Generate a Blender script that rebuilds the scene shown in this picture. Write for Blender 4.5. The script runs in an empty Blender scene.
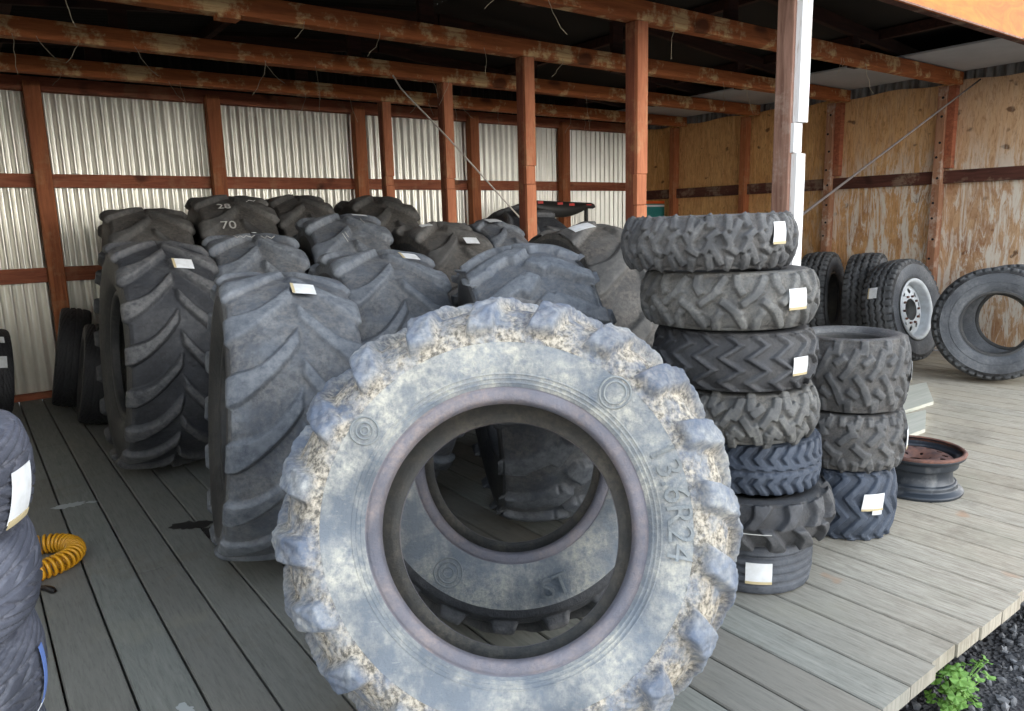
import bpy, bmesh, math, random
import numpy as np
from mathutils import Vector, Matrix
PI = math.pi
rnd = random.Random(7)
H = 1.25
SC = bpy.context.scene
COL = SC.collection

# ------------------------------------------------------------------ materials
def sock(n, *names):
    for k in names:
        if k in n.inputs: return n.inputs[k]
class NT:
    def __init__(s, name):
        s.m = bpy.data.materials.new(name); s.m.use_nodes = True
        s.t = s.m.node_tree; s.n = s.t.nodes; s.l = s.t.links
        s.b = s.n['Principled BSDF']
    def new(s, typ, **kw):
        n = s.n.new(typ)
        for k, v in kw.items(): setattr(n, k, v)
        return n
    def link(s, a, b): s.l.new(a, b)
    def coords(s, kind='Object', scale=(1, 1, 1)):
        tc = s.new('ShaderNodeTexCoord'); mp = s.new('ShaderNodeMapping')
        mp.inputs['Scale'].default_value = scale
        s.link(tc.outputs[kind], mp.inputs['Vector']); return mp.outputs['Vector']
    def noise(s, vec, scale, detail=4, rough=.55, dist=0):
        n = s.new('ShaderNodeTexNoise'); s.link(vec, n.inputs['Vector'])
        n.inputs['Scale'].default_value = scale; n.inputs['Detail'].default_value = detail
        n.inputs['Roughness'].default_value = rough; n.inputs['Distortion'].default_value = dist
        return n.outputs['Fac']
    def ramp(s, fac, a, b, ca=(0, 0, 0, 1), cb=(1, 1, 1, 1)):
        r = s.new('ShaderNodeValToRGB'); e = r.color_ramp.elements
        e[0].position = a; e[1].position = b; e[0].color = ca; e[1].color = cb
        s.link(fac, r.inputs['Fac']); return r.outputs['Color']
    def mix(s, fac, a, b, mode='MIX'):
        m = s.new('ShaderNodeMix', data_type='RGBA', blend_type=mode)
        for sk, v in ((m.inputs[0], fac), (m.inputs[6], a), (m.inputs[7], b)):
            if isinstance(v, (int, float)): sk.default_value = v
            elif isinstance(v, tuple): sk.default_value = v if len(v) == 4 else (*v, 1)
            else: s.link(v, sk)
        return m.outputs[2]
    def math(s, op, a, b=None):
        m = s.new('ShaderNodeMath', operation=op, use_clamp=True)
        for i, v in enumerate((a, b)):
            if v is None: continue
            if isinstance(v, (int, float)): m.inputs[i].default_value = v
            else: s.link(v, m.inputs[i])
        return m.outputs[0]
    def attr(s, name):
        a = s.new('ShaderNodeAttribute'); a.attribute_name = name; return a.outputs['Fac']
    def bump(s, h, strength, dist=.01):
        b = s.new('ShaderNodeBump'); b.inputs['Strength'].default_value = strength
        b.inputs['Distance'].default_value = dist
        s.link(h, b.inputs['Height']); s.link(b.outputs['Normal'], s.b.inputs['Normal'])
    def done(s, col, rough=.7, metal=0., spec=.5):
        if isinstance(col, tuple): s.b.inputs['Base Color'].default_value = (*col[:3], 1)
        else: s.link(col, s.b.inputs['Base Color'])
        if isinstance(rough, (int, float)): s.b.inputs['Roughness'].default_value = rough
        else: s.link(rough, s.b.inputs['Roughness'])
        s.b.inputs['Metallic'].default_value = metal
        s.b.inputs['Specular IOR Level'].default_value = spec
        return s.m

def rubber(name, base, dust, amount, mud=None, mudamt=0., rough=.6, scale=5.0, top=0., bump=.6):
    t = NT(name); v = t.coords('Object')
    n1 = t.noise(v, scale, 6, .65); n2 = t.noise(v, scale * 9, 4, .7); n3 = t.noise(v, scale * .45, 3, .5)
    c = t.mix(t.ramp(n3, .35, .7), tuple(x * .62 for x in base), tuple(min(1, x * 1.25) for x in base))
    f = t.math('MULTIPLY', t.ramp(n1, .40, .62), t.ramp(n2, .28, .68))
    f = t.math('MULTIPLY', f, amount)
    c = t.mix(f, c, dust)
    if mud:
        lug = t.attr('lug')
        low = t.math('SUBTRACT', 1.0, lug)
        mm = t.math('MULTIPLY', low, t.ramp(t.noise(v, scale * 2.2, 6, .7), .36, .56))
        mm = t.math('MULTIPLY', mm, mudamt)
        mc = t.mix(t.ramp(t.noise(v, scale * 14, 3, .7), .4, .62), mud, tuple(x * .22 for x in mud))
        c = t.mix(mm, c, mc)
    if top:
        c = t.mix(t.math('MULTIPLY', t.math('MULTIPLY', t.attr('lug'), t.ramp(n2, .3, .6)), top), c, dust)
    sc = t.ramp(t.noise(t.coords('Object', (1, .25, 1)), scale * 22, 3, .7), .62, .72)
    c = t.mix(t.math('MULTIPLY', sc, .18), c, dust)
    t.bump(t.math('ADD', t.noise(v, scale * 12, 6, .75), t.math('MULTIPLY', n1, .6)), bump, .01)
    return t.done(c, rough, 0, .45)

def wood(name, c1, c2, axis=2, patch=None, patchamt=0., dark=None, rough=.75, lowspec=.3):
    t = NT(name)
    sc = [9., 9., 9.]; sc[axis] = .7
    v = t.coords('Object', tuple(sc)); vo = t.coords('Object')
    g = t.noise(v, 3.2, 6, .65, .8); g2 = t.noise(v, 14, 3, .6)
    c = t.mix(t.ramp(g, .32, .68), c1, c2)
    c = t.mix(t.math('MULTIPLY', t.ramp(g2, .5, .75), .35), c, tuple(x * .35 for x in c1))
    kn = t.noise(t.coords('Object', tuple(1.0 if i != axis else .55 for i in range(3))), 5.5, 2, .4)
    c = t.mix(t.math('MULTIPLY', t.ramp(kn, .66, .73), .8), c, tuple(x * .25 for x in c1))
    if patch:
        p = t.math('MULTIPLY', t.ramp(t.noise(vo, 4.8, 6, .68), .52, .60), t.ramp(t.noise(v, 6, 5, .75), .32, .52))
        c = t.mix(t.math('MULTIPLY', p, patchamt), c, patch)
    t.bump(g2, .3, .004)
    return t.done(c, rough, 0, lowspec)

M = {}
M['f_tread'] = rubber('dusty_tractor_tread_rubber', (.115, .15, .215), (.48, .49, .46), .85, (.52, .475, .39), .98, .75, 6)
M['f_side'] = rubber('dusty_tractor_sidewall_rubber', (.165, .195, .23), (.56, .545, .465), .92, None, 0, .75, 6)
M['f_bead'] = rubber('worn_bead_rubber', (.15, .155, .19), (.38, .30, .26), .55, None, 0, .55, 7)
M['liner'] = rubber('inner_liner_rubber', (.085, .088, .088), (.26, .23, .18), .6, None, 0, .7, 6)
M['letter'] = rubber('raised_letter_rubber', (.20, .23, .25), (.40, .40, .36), .6, None, 0, .7, 8)
M['t_blue'] = rubber('blue_grey_tread_rubber', (.085, .102, .130), (.27, .29, .31), .75, (.22, .20, .17), .35, .55, 4, top=.3)
M['t_dark'] = rubber('dark_tread_rubber', (.040, .045, .055), (.20, .20, .20), .4, (.030, .032, .038), .5, .5, 4, top=.5)
M['t_brown'] = rubber('dusty_brown_tread_rubber', (.075, .075, .075), (.22, .21, .19), .7, (.15, .13, .11), .5, .65, 4)
M['s_dark'] = rubber('dark_sidewall_rubber', (.035, .038, .042), (.15, .14, .12), .4, None, 0, .55, 4)
M['atv'] = rubber('scuffed_quad_rubber', (.068, .072, .078), (.24, .24, .23), .6, (.13, .115, .10), .5, .6, 9)
M['atv_dark'] = rubber('black_quad_rubber', (.048, .052, .060), (.18, .18, .18), .45, (.07, .065, .06), .4, .55, 9)
M['atv_light'] = rubber('grey_quad_rubber', (.088, .092, .095), (.28, .28, .26), .7, (.17, .155, .13), .5, .65, 9)
M['navy'] = rubber('navy_black_rubber', (.045, .062, .095), (.13, .15, .18), .4, (.03, .035, .045), .4, .5, 8)
M['rib'] = rubber('ribbed_black_rubber', (.060, .070, .088), (.15, .16, .18), .4, (.03, .035, .04), .5, .45, 8)
M['car'] = rubber('car_tyre_rubber', (.070, .078, .105), (.20, .21, .25), .4, (.20, .21, .25), .6, .45, 8, bump=.15)
M['truck'] = rubber('truck_tyre_rubber', (.060, .066, .072), (.20, .21, .22), .6, (.012, .012, .014), .95, .6, 6)
M['truckside'] = rubber('truck_sidewall_rubber', (.085, .095, .110), (.25, .26, .27), .6, None, 0, .6, 6)
M['plain'] = rubber('small_black_rubber', (.025, .026, .030), (.08, .08, .08), .3, None, 0, .5, 8)

t = NT('white_price_paper'); v = t.coords('Object')
M['paper'] = t.done(t.mix(t.ramp(t.noise(v, 30, 3), .4, .7), (.72, .75, .78), (.60, .62, .62)), .6)
t = NT('yellowed_paper'); M['tape'] = t.done((.50, .42, .25), .7)
t = NT('chalk'); M['chalk'] = t.done((.50, .50, .47), .9)
t = NT('blue_ribbon_paper'); M['bluetag'] = t.done((.10, .17, .42), .6)

M['post_dark'] = wood('red_brown_post_timber', (.15, .048, .028), (.27, .085, .045), 2, (.40, .25, .12), .35)
M['post_face'] = wood('orange_brown_plank_timber', (.36, .12, .055), (.52, .20, .10), 2, (.50, .34, .18), .3)
M['beam'] = wood('red_brown_beam_timber', (.30, .085, .028), (.52, .165, .050), 0, (.72, .52, .26), .9)
M['girt'] = wood('red_brown_rail_timber', (.22, .065, .034), (.40, .135, .068), 0, (.40, .22, .12), .4)
M['wallpost'] = wood('wall_post_timber', (.25, .078, .034), (.46, .16, .062), 2, (.45, .27, .14), .35)
M['girt_r'] = wood('dark_rail_timber', (.06, .022, .016), (.125, .045, .030), 1, (.36, .28, .20), .45)
M['stud_r'] = wood('bleached_stud_timber', (.25, .105, .055), (.42, .23, .14), 2, (.58, .50, .42), .6)
M['dark_wood'] = wood('dark_roof_timber', (.03, .014, .010), (.07, .028, .018), 0)
M['old_post'] = wood('weathered_brown_post', (.16, .085, .060), (.34, .20, .15), 2, (.45, .36, .30), .4)
t = NT('flaking_white_paint'); v = t.coords('Object'); vz = t.coords('Object', (8, 8, .8))
M['whitewood'] = t.done(t.mix(t.ramp(t.noise(vz, 4, 5, .7), .52, .66), (.78, .79, .80), (.42, .36, .30)), .7)
t = NT('orange_painted_ply'); v = t.coords('Object', (1, 1, 3))
c = t.mix(t.ramp(t.noise(v, 3, 5, .6, 1.5), .35, .65), (.60, .115, .005), (.74, .20, .012))
M['orange'] = t.done(c, .6)
t = NT('grey_soffit_sheet'); M['soffit'] = t.done(t.mix(t.ramp(t.noise(t.coords('Object'), 3, 4), .3, .7), (.52, .53, .54), (.42, .43, .44)), .8)

# deck boards: weathered grey-green treated pine
t = NT('weathered_deck_boards'); v = t.coords('Object', (16, 1.3, 1)); vo = t.coords('Object')
g = t.noise(v, 2.6, 7, .75, 1.2); g2 = t.noise(v, 7, 6, .8)
c = t.mix(t.ramp(g, .3, .7), (.36, .335, .275), (.58, .535, .445))
c = t.mix(t.math('MULTIPLY', t.ramp(g2, .44, .62), .7), c, (.19, .165, .13))
bv = t.attr('board')
c = t.mix(t.math('MULTIPLY', bv, .5), c, (.40, .345, .26))
# boards turn darker and greener towards the left, paler towards the right
left_fac = t.attr('left_tone')
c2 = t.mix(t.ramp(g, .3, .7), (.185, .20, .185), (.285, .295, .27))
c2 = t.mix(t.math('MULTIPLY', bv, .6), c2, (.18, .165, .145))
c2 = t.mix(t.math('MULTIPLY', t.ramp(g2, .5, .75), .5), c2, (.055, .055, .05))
c = t.mix(left_fac, c, c2)
c = t.mix(t.math('MULTIPLY', t.ramp(t.noise(vo, 2.3, 4, .6), .56, .74), .45), c, (.30, .29, .22))
c = t.mix(t.math('MULTIPLY', t.ramp(t.noise(vo, 1.9, 6, .75), .54, .70), .55), c, (.17, .15, .115))
c = t.mix(t.math('MULTIPLY', t.ramp(t.noise(vo, 5.1, 2, .5), .72, .80), .5), c, (.44, .20, .08))
t.bump(g2, .35, .004)
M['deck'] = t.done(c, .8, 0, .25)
t = NT('pale_loose_plank'); v = t.coords('Object', (.8, 14, 1))
M['plank'] = t.done(t.mix(t.ramp(t.noise(v, 3, 5, .6, 1), .3, .7), (.42, .43, .36), (.54, .53, .46)), .8)

# corrugated iron
t = NT('galvanised_corrugated_iron'); v = t.coords('Object', (6, 1, .5)); vo = t.coords('Object')
c = t.mix(t.ramp(t.noise(v, 3, 5, .6), .3, .7), (.70, .69, .62), (.88, .86, .78))
c = t.mix(t.math('MULTIPLY', t.ramp(t.noise(vo, 1.4, 4, .6), .5, .75), .35), c, (.42, .40, .34))
M['iron'] = t.done(c, .36, .75, .5)
t = NT('dark_roof_iron'); M['roofiron'] = t.done((.030, .026, .022), .8, 0, .2)
t = NT('aged_eave_iron'); M['eave'] = t.done(t.mix(t.ramp(t.noise(t.coords('Object', (1, 6, 1)), 3, 3), .4, .6), (.16, .15, .14), (.34, .33, .31)), .6, .3)

# plywood right wall
t = NT('weathered_plywood'); vo = t.coords('Object'); vg = t.coords('Object', (1, 5, .8)); vs = t.coords('Object', (1, 6, 1.1))
g = t.noise(vg, 2.2, 6, .65, 2.2)
c = t.mix(t.ramp(g, .3, .7), (.56, .275, .085), (.76, .45, .18))
sh = t.attr('sheet')
c = t.mix(t.math('MULTIPLY', sh, .8), c, (.56, .40, .27))
c = t.mix(t.math('MULTIPLY', t.ramp(t.noise(vg, 6, 5, .75, 2.5), .48, .62), .6), c, (.27, .125, .045))
kn = t.noise(t.coords('Object', (1, 1, 1.4)), 7.5, 2, .4)
c = t.mix(t.math('MULTIPLY', t.ramp(kn, .68, .73), .85), c, (.10, .045, .02))
sep = t.new('ShaderNodeSeparateXYZ'); t.link(vo, sep.inputs[0])
worn = t.attr('worn')
fl = t.math('MULTIPLY', t.ramp(t.noise(vs, 2.0, 7, .78, 1.0), .47, .56), worn)
c = t.mix(t.math('MULTIPLY', t.math('MULTIPLY', t.ramp(t.noise(vo, 2.7, 6, .7), .50, .66), worn), .7), c, (.30, .14, .07))
c = t.mix(t.math('MULTIPLY', fl, .9), c, (.74, .70, .62))
t.bump(g, .25, .006)
M['ply'] = t.done(c, .75, 0, .3)
t = NT('gravel_ground'); v = t.coords('Object')
vr = t.new('ShaderNodeTexVoronoi'); t.link(v, vr.inputs['Vector']); vr.inputs['Scale'].default_value = 70
c = t.mix(t.noise(v, 60, 3), (.025, .026, .029), (.10, .10, .105))
t.bump(vr.outputs['Distance'], 1.0, .02)
M['gravel'] = t.done(c, .85)
t = NT('gravel_stone'); a = t.attr('tone')
M['stone'] = t.done(t.mix(a, (.035, .037, .042), (.20, .205, .215)), .75)
t = NT('green_leaf'); c = t.mix(t.noise(t.coords('Object'), 40, 3), (.07, .19, .03), (.18, .34, .06)); M['leaf'] = t.done(c, .55)
t = NT('yellow_hose_plastic'); M['hose'] = t.done((.62, .30, .015), .35)
t = NT('black_fitting'); M['black'] = t.done((.012, .012, .014), .4)
t = NT('black_plastic'); M['blackplastic'] = t.done((.018, .018, .017), .5)
t = NT('red_reflector'); M['red'] = t.done((.50, .04, .03), .4)
t = NT('teal_paint'); M['teal'] = t.done((.03, .22, .21), .5)
t = NT('white_paint'); M['white'] = t.done((.75, .75, .75), .5)
t = NT('vermilion_paint'); M['verm'] = t.done((.75, .12, .02), .5)
t = NT('straw_cobweb'); M['web'] = t.done((.42, .36, .26), .9)
t = NT('grey_steel_rod'); M['rod'] = t.done(t.mix(t.noise(t.coords('Object'), 20, 3), (.06, .05, .045), (.12, .10, .09)), .9, 0, .1)
t = NT('pale_rope'); M['rope'] = t.done((.50, .46, .40), .8)
t = NT('silver_wheel_paint'); M['silver'] = t.done(t.mix(t.ramp(t.noise(t.coords('Object'), 9, 5), .4, .7), (.62, .66, .69), (.42, .44, .45)), .5, .1)
t = NT('black_rim_steel'); v = t.coords('Object')
M['rimblack'] = t.done(t.mix(t.ramp(t.noise(v, 14, 5), .55, .75), (.030, .038, .050), (.14, .15, .16)), .4, .3)
t = NT('rusty_steel'); v = t.coords('Object')
M['rust'] = t.done(t.mix(t.ramp(t.noise(v, 18, 5, .7), .35, .65), (.07, .045, .045), (.22, .105, .075)), .75, .2)
t = NT('dark_hole'); M['hole'] = t.done((.008, .008, .008), .9)
t = NT('paint_splash'); M['splash'] = t.done((.42, .45, .45), .8)
t = NT('oil_stain'); M['stain'] = t.done((.030, .028, .026), .6)

# ------------------------------------------------------------------ helpers
def link(o, parent=None):
    COL.objects.link(o)
    if parent is not None: o.parent = parent
    return o
def tag(o, label=None, cat=None, group=None, kind=None):
    if label: o['label'] = label
    if cat: o['category'] = cat
    if group: o['group'] = group
    if kind: o['kind'] = kind
    return o
def empty(name, loc=(0, 0, 0), mat=None, rot=None):
    o = bpy.data.objects.new(name, None); o.empty_display_size = .1
    if mat is not None: o.matrix_world = mat
    else:
        o.location = loc
        if rot: o.rotation_euler = rot
    return link(o)
def from_bm(name, bm, mat, parent=None, smooth=False, loc=None):
    me = bpy.data.meshes.new(name); bm.to_mesh(me); bm.free()
    me.materials.append(mat)
    if smooth:
        me.polygons.foreach_set('use_smooth', [True] * len(me.polygons))
    o = bpy.data.objects.new(name, me)
    link(o, parent)
    if loc is not None:
        me.transform(Matrix.Translation(-Vector(loc))); o.location = loc
    return o
def from_np(name, V, F, mat, parent=None, smooth=True, attrs=None):
    me = bpy.data.meshes.new(name)
    V = np.asarray(V, dtype=np.float32); F = np.asarray(F, dtype=np.int32)
    me.vertices.add(len(V)); me.vertices.foreach_set('co', V.ravel())
    k = F.shape[1]
    me.loops.add(F.size); me.loops.foreach_set('vertex_index', F.ravel())
    me.polygons.add(len(F)); me.polygons.foreach_set('loop_start', np.arange(0, F.size, k, dtype=np.int32))
    me.update(calc_edges=True)
    me.polygons.foreach_set('use_smooth', np.full(len(F), smooth))
    for an, av in (attrs or {}).items():
        a = me.attributes.new(an, 'FLOAT', 'POINT'); a.data.foreach_set('value', np.asarray(av, dtype=np.float32))
    me.validate(); me.materials.append(mat)
    return link(bpy.data.objects.new(name, me), parent)
def add_box(bm, lo, hi, bev=0, M4=None):
    r = bmesh.ops.create_cube(bm, size=1)
    vs = r['verts']
    c = [(a + b) / 2 for a, b in zip(lo, hi)]; d = [b - a for a, b in zip(lo, hi)]
    for v in vs: v.co = Vector((c[i] + v.co[i] * d[i] for i in range(3)))
    if bev:
        es = list({e for v in vs for e in v.link_edges})
        rb = bmesh.ops.bevel(bm, geom=es, offset=bev, segments=2, affect='EDGES', profile=.6)
        vs = list({v for f in rb['faces'] for v in f.verts} | {v for v in vs if v.is_valid})
    if M4 is not None: bmesh.ops.transform(bm, matrix=M4, verts=[v for v in vs if v.is_valid])
    return vs
def box_obj(name, lo, hi, mat, parent=None, bev=.004, loc=None):
    bm = bmesh.new(); add_box(bm, lo, hi, bev)
    return from_bm(name, bm, mat, parent, loc=loc)
def tube_np(pts, rad, n=8):
    pts = np.array(pts, float); N = len(pts)
    rad = np.broadcast_to(np.asarray(rad, float), (N,))
    T = np.gradient(pts, axis=0); T /= np.linalg.norm(T, axis=1)[:, None] + 1e-12
    up = np.array([0, 0, 1.]) if abs(T[0][2]) < .9 else np.array([1., 0, 0])
    a = np.cross(T[0], up); a /= np.linalg.norm(a); V = []
    for i in range(N):
        a = a - T[i] * (a @ T[i]); a /= np.linalg.norm(a) + 1e-12; b = np.cross(T[i], a)
        for k in range(n):
            th = 2 * PI * k / n
            V.append(pts[i] + rad[i] * (a * math.cos(th) + b * math.sin(th)))
    F = []
    for i in range(N - 1):
        for k in range(n):
            k2 = (k + 1) % n
            F.append((i * n + k, i * n + k2, (i + 1) * n + k2, (i + 1) * n + k))
    return np.array(V), np.array(F)
def tube_obj(name, pts, rad, mat, parent=None, n=8):
    V, F = tube_np(pts, rad, n)
    return from_np(name, V, F, mat, parent)

# ------------------------------------------------------------------ tread patterns
def sstep(e0, e1, x):
    t = np.clip((x - e0) / (e1 - e0), 0, 1); return t * t * (3 - 2 * t)
def wrap(s, P): return np.mod(s + P / 2, P) - P / 2
def tri(x): return np.abs(np.mod(x, 2) - 1) * 2 - 1
def pat_ag(n=18, hw=.024, a=.62, end=1.16, e=.008, gap=.02, straight=.35):
    def f(V, A, R, tw):
        P = 2 * PI * R / n; out = np.zeros_like(V)
        for sd, off in ((-1, 0.), (1, P / 2)):
            vv = V * sd; u = np.clip(vv, -.1, end)
            sc = a * tw * ((1 - straight) * (1 - (1 - np.minimum(u, 1)) ** 2) + straight * u) * 1.5
            w = hw * (1 + .55 * sstep(.5, 1.1, vv))
            d = np.abs(wrap(A * R - sc - off, P))
            m = 1 - sstep(w - e, w + e, d)
            m = m * sstep(-.02 - gap, .06, vv) * (1 - sstep(end - .06, end + .06, vv))
            out = np.maximum(out, m)
        return out
    return f
def pat_knobs(n, knobs, e=.003):
    def f(V, A, R, tw):
        P = 2 * PI * R / n; x = V * tw; out = np.zeros_like(V)
        for (v0, ph, ln, wd, ang) in knobs:
            for sd, off in ((1, 0), (-1, .5)):
                s = wrap(A * R - (ph + off) * P, P); xx = (x - sd * v0 * tw)
                c, q = math.cos(ang * sd), math.sin(ang * sd)
                a = xx * c + s * q; b = -xx * q + s * c
                m = (1 - sstep(ln - e, ln + e, np.abs(a))) * (1 - sstep(wd - e, wd + e, np.abs(b)))
                out = np.maximum(out, m)
        return out
    return f
def pat_zig(n, amp=.03, freq=2.2, hw=.014, end=1.18, e=.004):
    def f(V, A, R, tw):
        P = 2 * PI * R / n
        s = wrap(A * R - amp * tri(V * freq + .5), P)
        return (1 - sstep(hw - e, hw + e, np.abs(s))) * (1 - sstep(end - .05, end + .05, np.abs(V)))
    return f
def pat_rib(pos, w=.12):
    def f(V, A, R, tw):
        g = np.ones_like(V)
        for p in pos: g = np.minimum(g, sstep(w * .55, w, np.abs(V - p)))
        return g * (1 - sstep(1.12, 1.2, np.abs(V)))
    return f
def pat_truck(n=44, za=.07):
    def f(V, A, R, tw):
        g = np.ones_like(V)
        for p in (-.5, 0., .5):
            z = p + za * tri(A * n / PI)
            g = np.minimum(g, sstep(.06, .11, np.abs(V - z)))
        P = 2 * PI * R / n
        s = np.abs(wrap(A * R, P)); notch = 1 - (1 - sstep(.006, .011, s)) * sstep(.72, .8, np.abs(V))
        return np.minimum(g, notch) * (1 - sstep(1.08, 1.2, np.abs(V)))
    return f
def pat_car(n=26, k=1.1, w=.0055, circ=(-.45, .0, .45)):
    def f(V, A, R, tw):
        P = 2 * PI * R / n; x = np.abs(V) * tw
        sc = k * (x + 1.8 * tw * np.clip(np.abs(V), 0, 1.2) ** 2)
        g = sstep(w, w + .004, np.abs(wrap(A * R - sc - np.where(V > 0, P / 2, 0), P)))
        g = np.where(np.abs(V) < .12, 1, g)
        for p in circ: g = np.minimum(g, sstep(.03, .06, np.abs(V - p)))
        return g * (1 - sstep(1.14, 1.24, np.abs(V)))
    return f
def pat_block(n=34):
    def f(V, A, R, tw):
        P = 2 * PI * R / n
        s = np.abs(wrap(A * R - .018 * tri(V * 1.6), P))
        g = sstep(.006, .011, s)
        g = np.maximum(g, 1 - sstep(.28, .34, np.abs(np.abs(V) - .42)) - (1 - sstep(.05, .08, np.abs(V))))
        s2 = np.abs(wrap(A * R - .018 * tri(V * 1.6), P))
        g = np.minimum(1, np.minimum(g + .0, 1)); g = np.minimum(g, sstep(.03, .07, np.abs(V)))
        g = np.minimum(g, np.maximum(sstep(.006, .011, s2), (np.abs(V) < .3) * 1.))
        return g * (1 - sstep(1.12, 1.2, np.abs(V)))
    return f

def spline(P, n):
    P = np.array(P, float); N = len(P)
    t = np.concatenate([[0], np.cumsum(np.linalg.norm(np.diff(P, axis=0), axis=1))])
    Q = np.vstack([2 * P[0] - P[1], P, 2 * P[-1] - P[-2]])
    out = []
    for u in np.linspace(0, N - 1, n):
        i = min(int(u), N - 2); w = u - i
        p0, p1, p2, p3 = Q[i], Q[i + 1], Q[i + 2], Q[i + 3]
        out.append(.5 * ((2 * p1) + (-p0 + p2) * w + (2 * p0 - 5 * p1 + 4 * p2 - p3) * w ** 2 + (-p0 + 3 * p1 - 3 * p2 + p3) * w ** 3))
    return np.array(out)

def pat_worn(p):
    def f(V, A, R, tw):
        m = p(V, A, R, tw)
        n = np.sin(7 * A + 3 * V) + np.sin(17 * A - 5 * V + 1) + .7 * np.sin(41 * A + 9 * V) + .5 * np.sin(67 * A - 23 * V)
        lump = .055 * (np.sin(53 * A + 11 * V) * np.sin(17 * V + 29 * A)) + .03 * np.sin(131 * A + 31 * V)
        return np.clip(m * (.84 + .07 * n) + lump * (1 - .4 * m), 0, 1.15)
    return f
class Tyre:
    """local axis = X, ring centre at (cx,0,cz); angle 0 at +Z, growing towards -Y"""
    def __init__(s, root, R, W, rim, pat, lug, mats, nth=360, nt=56, cz=0., cx=0., tread=.86, crown=.02, sag=0.004,
                 seed=0, parts=True, bulge=1.0, shoulder=.80, ext=.34, ecc=0.):
        s.root = root; s.R = R; s.W = W; s.cz = cz; s.cx = cx; w = W / 2; s.lug = lug; s.pat = pat
        Rb = R - lug; h = Rb - rim; s.Rb = Rb; s.rim = rim; s.w = w
        s.tw = tread * w
        # right half outer profile from tread edge inward to bead toe
        rs = Rb - crown
        side = spline([(tread * w, rs), (w * (tread + .07), rs - .05 * h), (.97 * w * bulge, rim + shoulder * h), (1.0 * w * bulge, rim + min(.55, shoulder - .18) * h),
                       (.95 * w, rim + .30 * h), (.87 * w, rim + .165 * h), (.835 * w, rim + .135 * h), (.85 * w, rim + .105 * h), (.84 * w, rim + .045 * h), (.80 * w, rim + .012 * h), (.72 * w, rim), (.66 * w, rim + .002 * h)], 56)
        s.side = side
        th = np.linspace(0, 2 * PI, nth, endpoint=False); s.nth = nth
        rng = np.random.RandomState(seed + 3)
        ph = rng.rand(6) * 6.28
        s.rsag = lambda A: 1 + sag * (np.sin(2 * A + ph[0]) + .6 * np.sin(3 * A + ph[1]) + .4 * np.sin(5 * A + ph[2]))
        s.defo = lambda r, A: r * s.rsag(A) * (1 + ecc * np.cos(A) * np.clip((r - rim) / (R - rim), 0, 1.1))
        # shoulder part of side profile that belongs to the tread (extended v)
        arc = np.concatenate([[0], np.cumsum(np.linalg.norm(np.diff(side, axis=0), axis=1))])
        ns = int(np.searchsorted(arc, ext * s.tw)) + 1; ns = max(6, min(ns, 26)); s.ns = ns
        v_in = np.linspace(-1, 1, nt)
        tx = v_in * s.tw; tr = Rb - crown * np.abs(v_in) ** 2.2
        sv = 1 + arc[:ns] / s.tw
        # upsample shoulder
        m = max(8, int(nt * ext / 2))
        svu = np.linspace(1, sv[-1], m + 1)[1:]
        sxu = np.interp(svu, sv, side[:ns, 0]); sru = np.interp(svu, sv, side[:ns, 1])
        PV = np.concatenate([-svu[::-1], v_in, svu]); PX = np.concatenate([-sxu[::-1], tx, sxu]); PR = np.concatenate([sru[::-1], tr, sru])
        s.PV, s.PX, s.PR = PV, PX, PR
        dx, dr = np.gradient(PX), np.gradient(PR); L = np.hypot(dx, dr); s.NX, s.NR = -dr / L, dx / L
        A, VV = np.meshgrid(th, PV, indexing='ij')
        hgt = pat(VV, A, Rb, s.tw) if pat else np.zeros_like(VV)
        D = hgt * lug
        D += lug * .06 * np.sin(A * 23 + 7 * VV + ph[3]) * hgt
        X = PX[None] + s.NX[None] * D; Rr = s.defo(PR[None] + s.NR[None] * D, A)
        s.vmax = PV[-1]
        s.grid('tread', X, Rr, th, mats['tread'], {'lug': hgt})
        sd = side[ns - 1:]; i_b = 34 - ns + 1
        i_b = int(np.argmin(np.abs(side[:, 1] - (rim + .15 * h)) + 10 * (np.arange(56) < 28))) - ns + 1
        for sg in (1, -1):
            q = sd[:i_b + 1][::-sg] if sg == -1 else sd[:i_b + 1]
            q = sd[:i_b + 1] * [sg, 1]
            o = s.grid('sidewall', *s.rev(q, th), th, mats['side'], {'lug': np.ones((nth, len(q)))}, flip=sg < 0)
            if sg > 0: s.sw = o
            else: s.sw2 = o
            q = sd[i_b:] * [sg, 1]
            s.grid('bead', *s.rev(q, th), th, mats['bead'], {'lug': np.ones((nth, len(q)))}, flip=sg < 0)
        lin = spline([(.66 * w, rim + .002 * h), (.64 * w, rim + .10 * h), (.80 * w, rim + .40 * h), (.86 * w, rim + .70 * h), (.66 * w, Rb - crown - .13 * h), (0, Rb - .13 * h)], 16)
        lin = np.vstack([lin, (lin * [-1, 1])[::-1][1:]])
        s.grid('inner_liner', *s.rev(lin, th), th, mats['liner'], {'lug': np.ones((nth, len(lin)))})
    def rev(s, q, th):
        A = th[:, None]
        return np.broadcast_to(q[None, :, 0], (len(th), len(q))), s.defo(q[None, :, 1] * np.ones((len(th), 1)), A)
    def to3(s, X, Rr, A):
        return np.stack([X + s.cx, -Rr * np.sin(A), Rr * np.cos(A) + s.cz], -1)
    def grid(s, name, X, Rr, th, mat, attrs, flip=False):
        n, k = X.shape
        V = s.to3(X, Rr, np.broadcast_to(th[:, None], X.shape)).reshape(-1, 3)
        i = np.arange(n)[:, None]; j = np.arange(k - 1)[None]; i2 = (i + 1) % n
        F = np.stack([i * k + j, i * k + j + 1, i2 * k + j + 1, i2 * k + j], -1).reshape(-1, 4)
        if flip: F = F[:, ::-1]
        return from_np(name, V, F, mat, s.root, True, {a: v.ravel() for a, v in attrs.items()})
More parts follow.
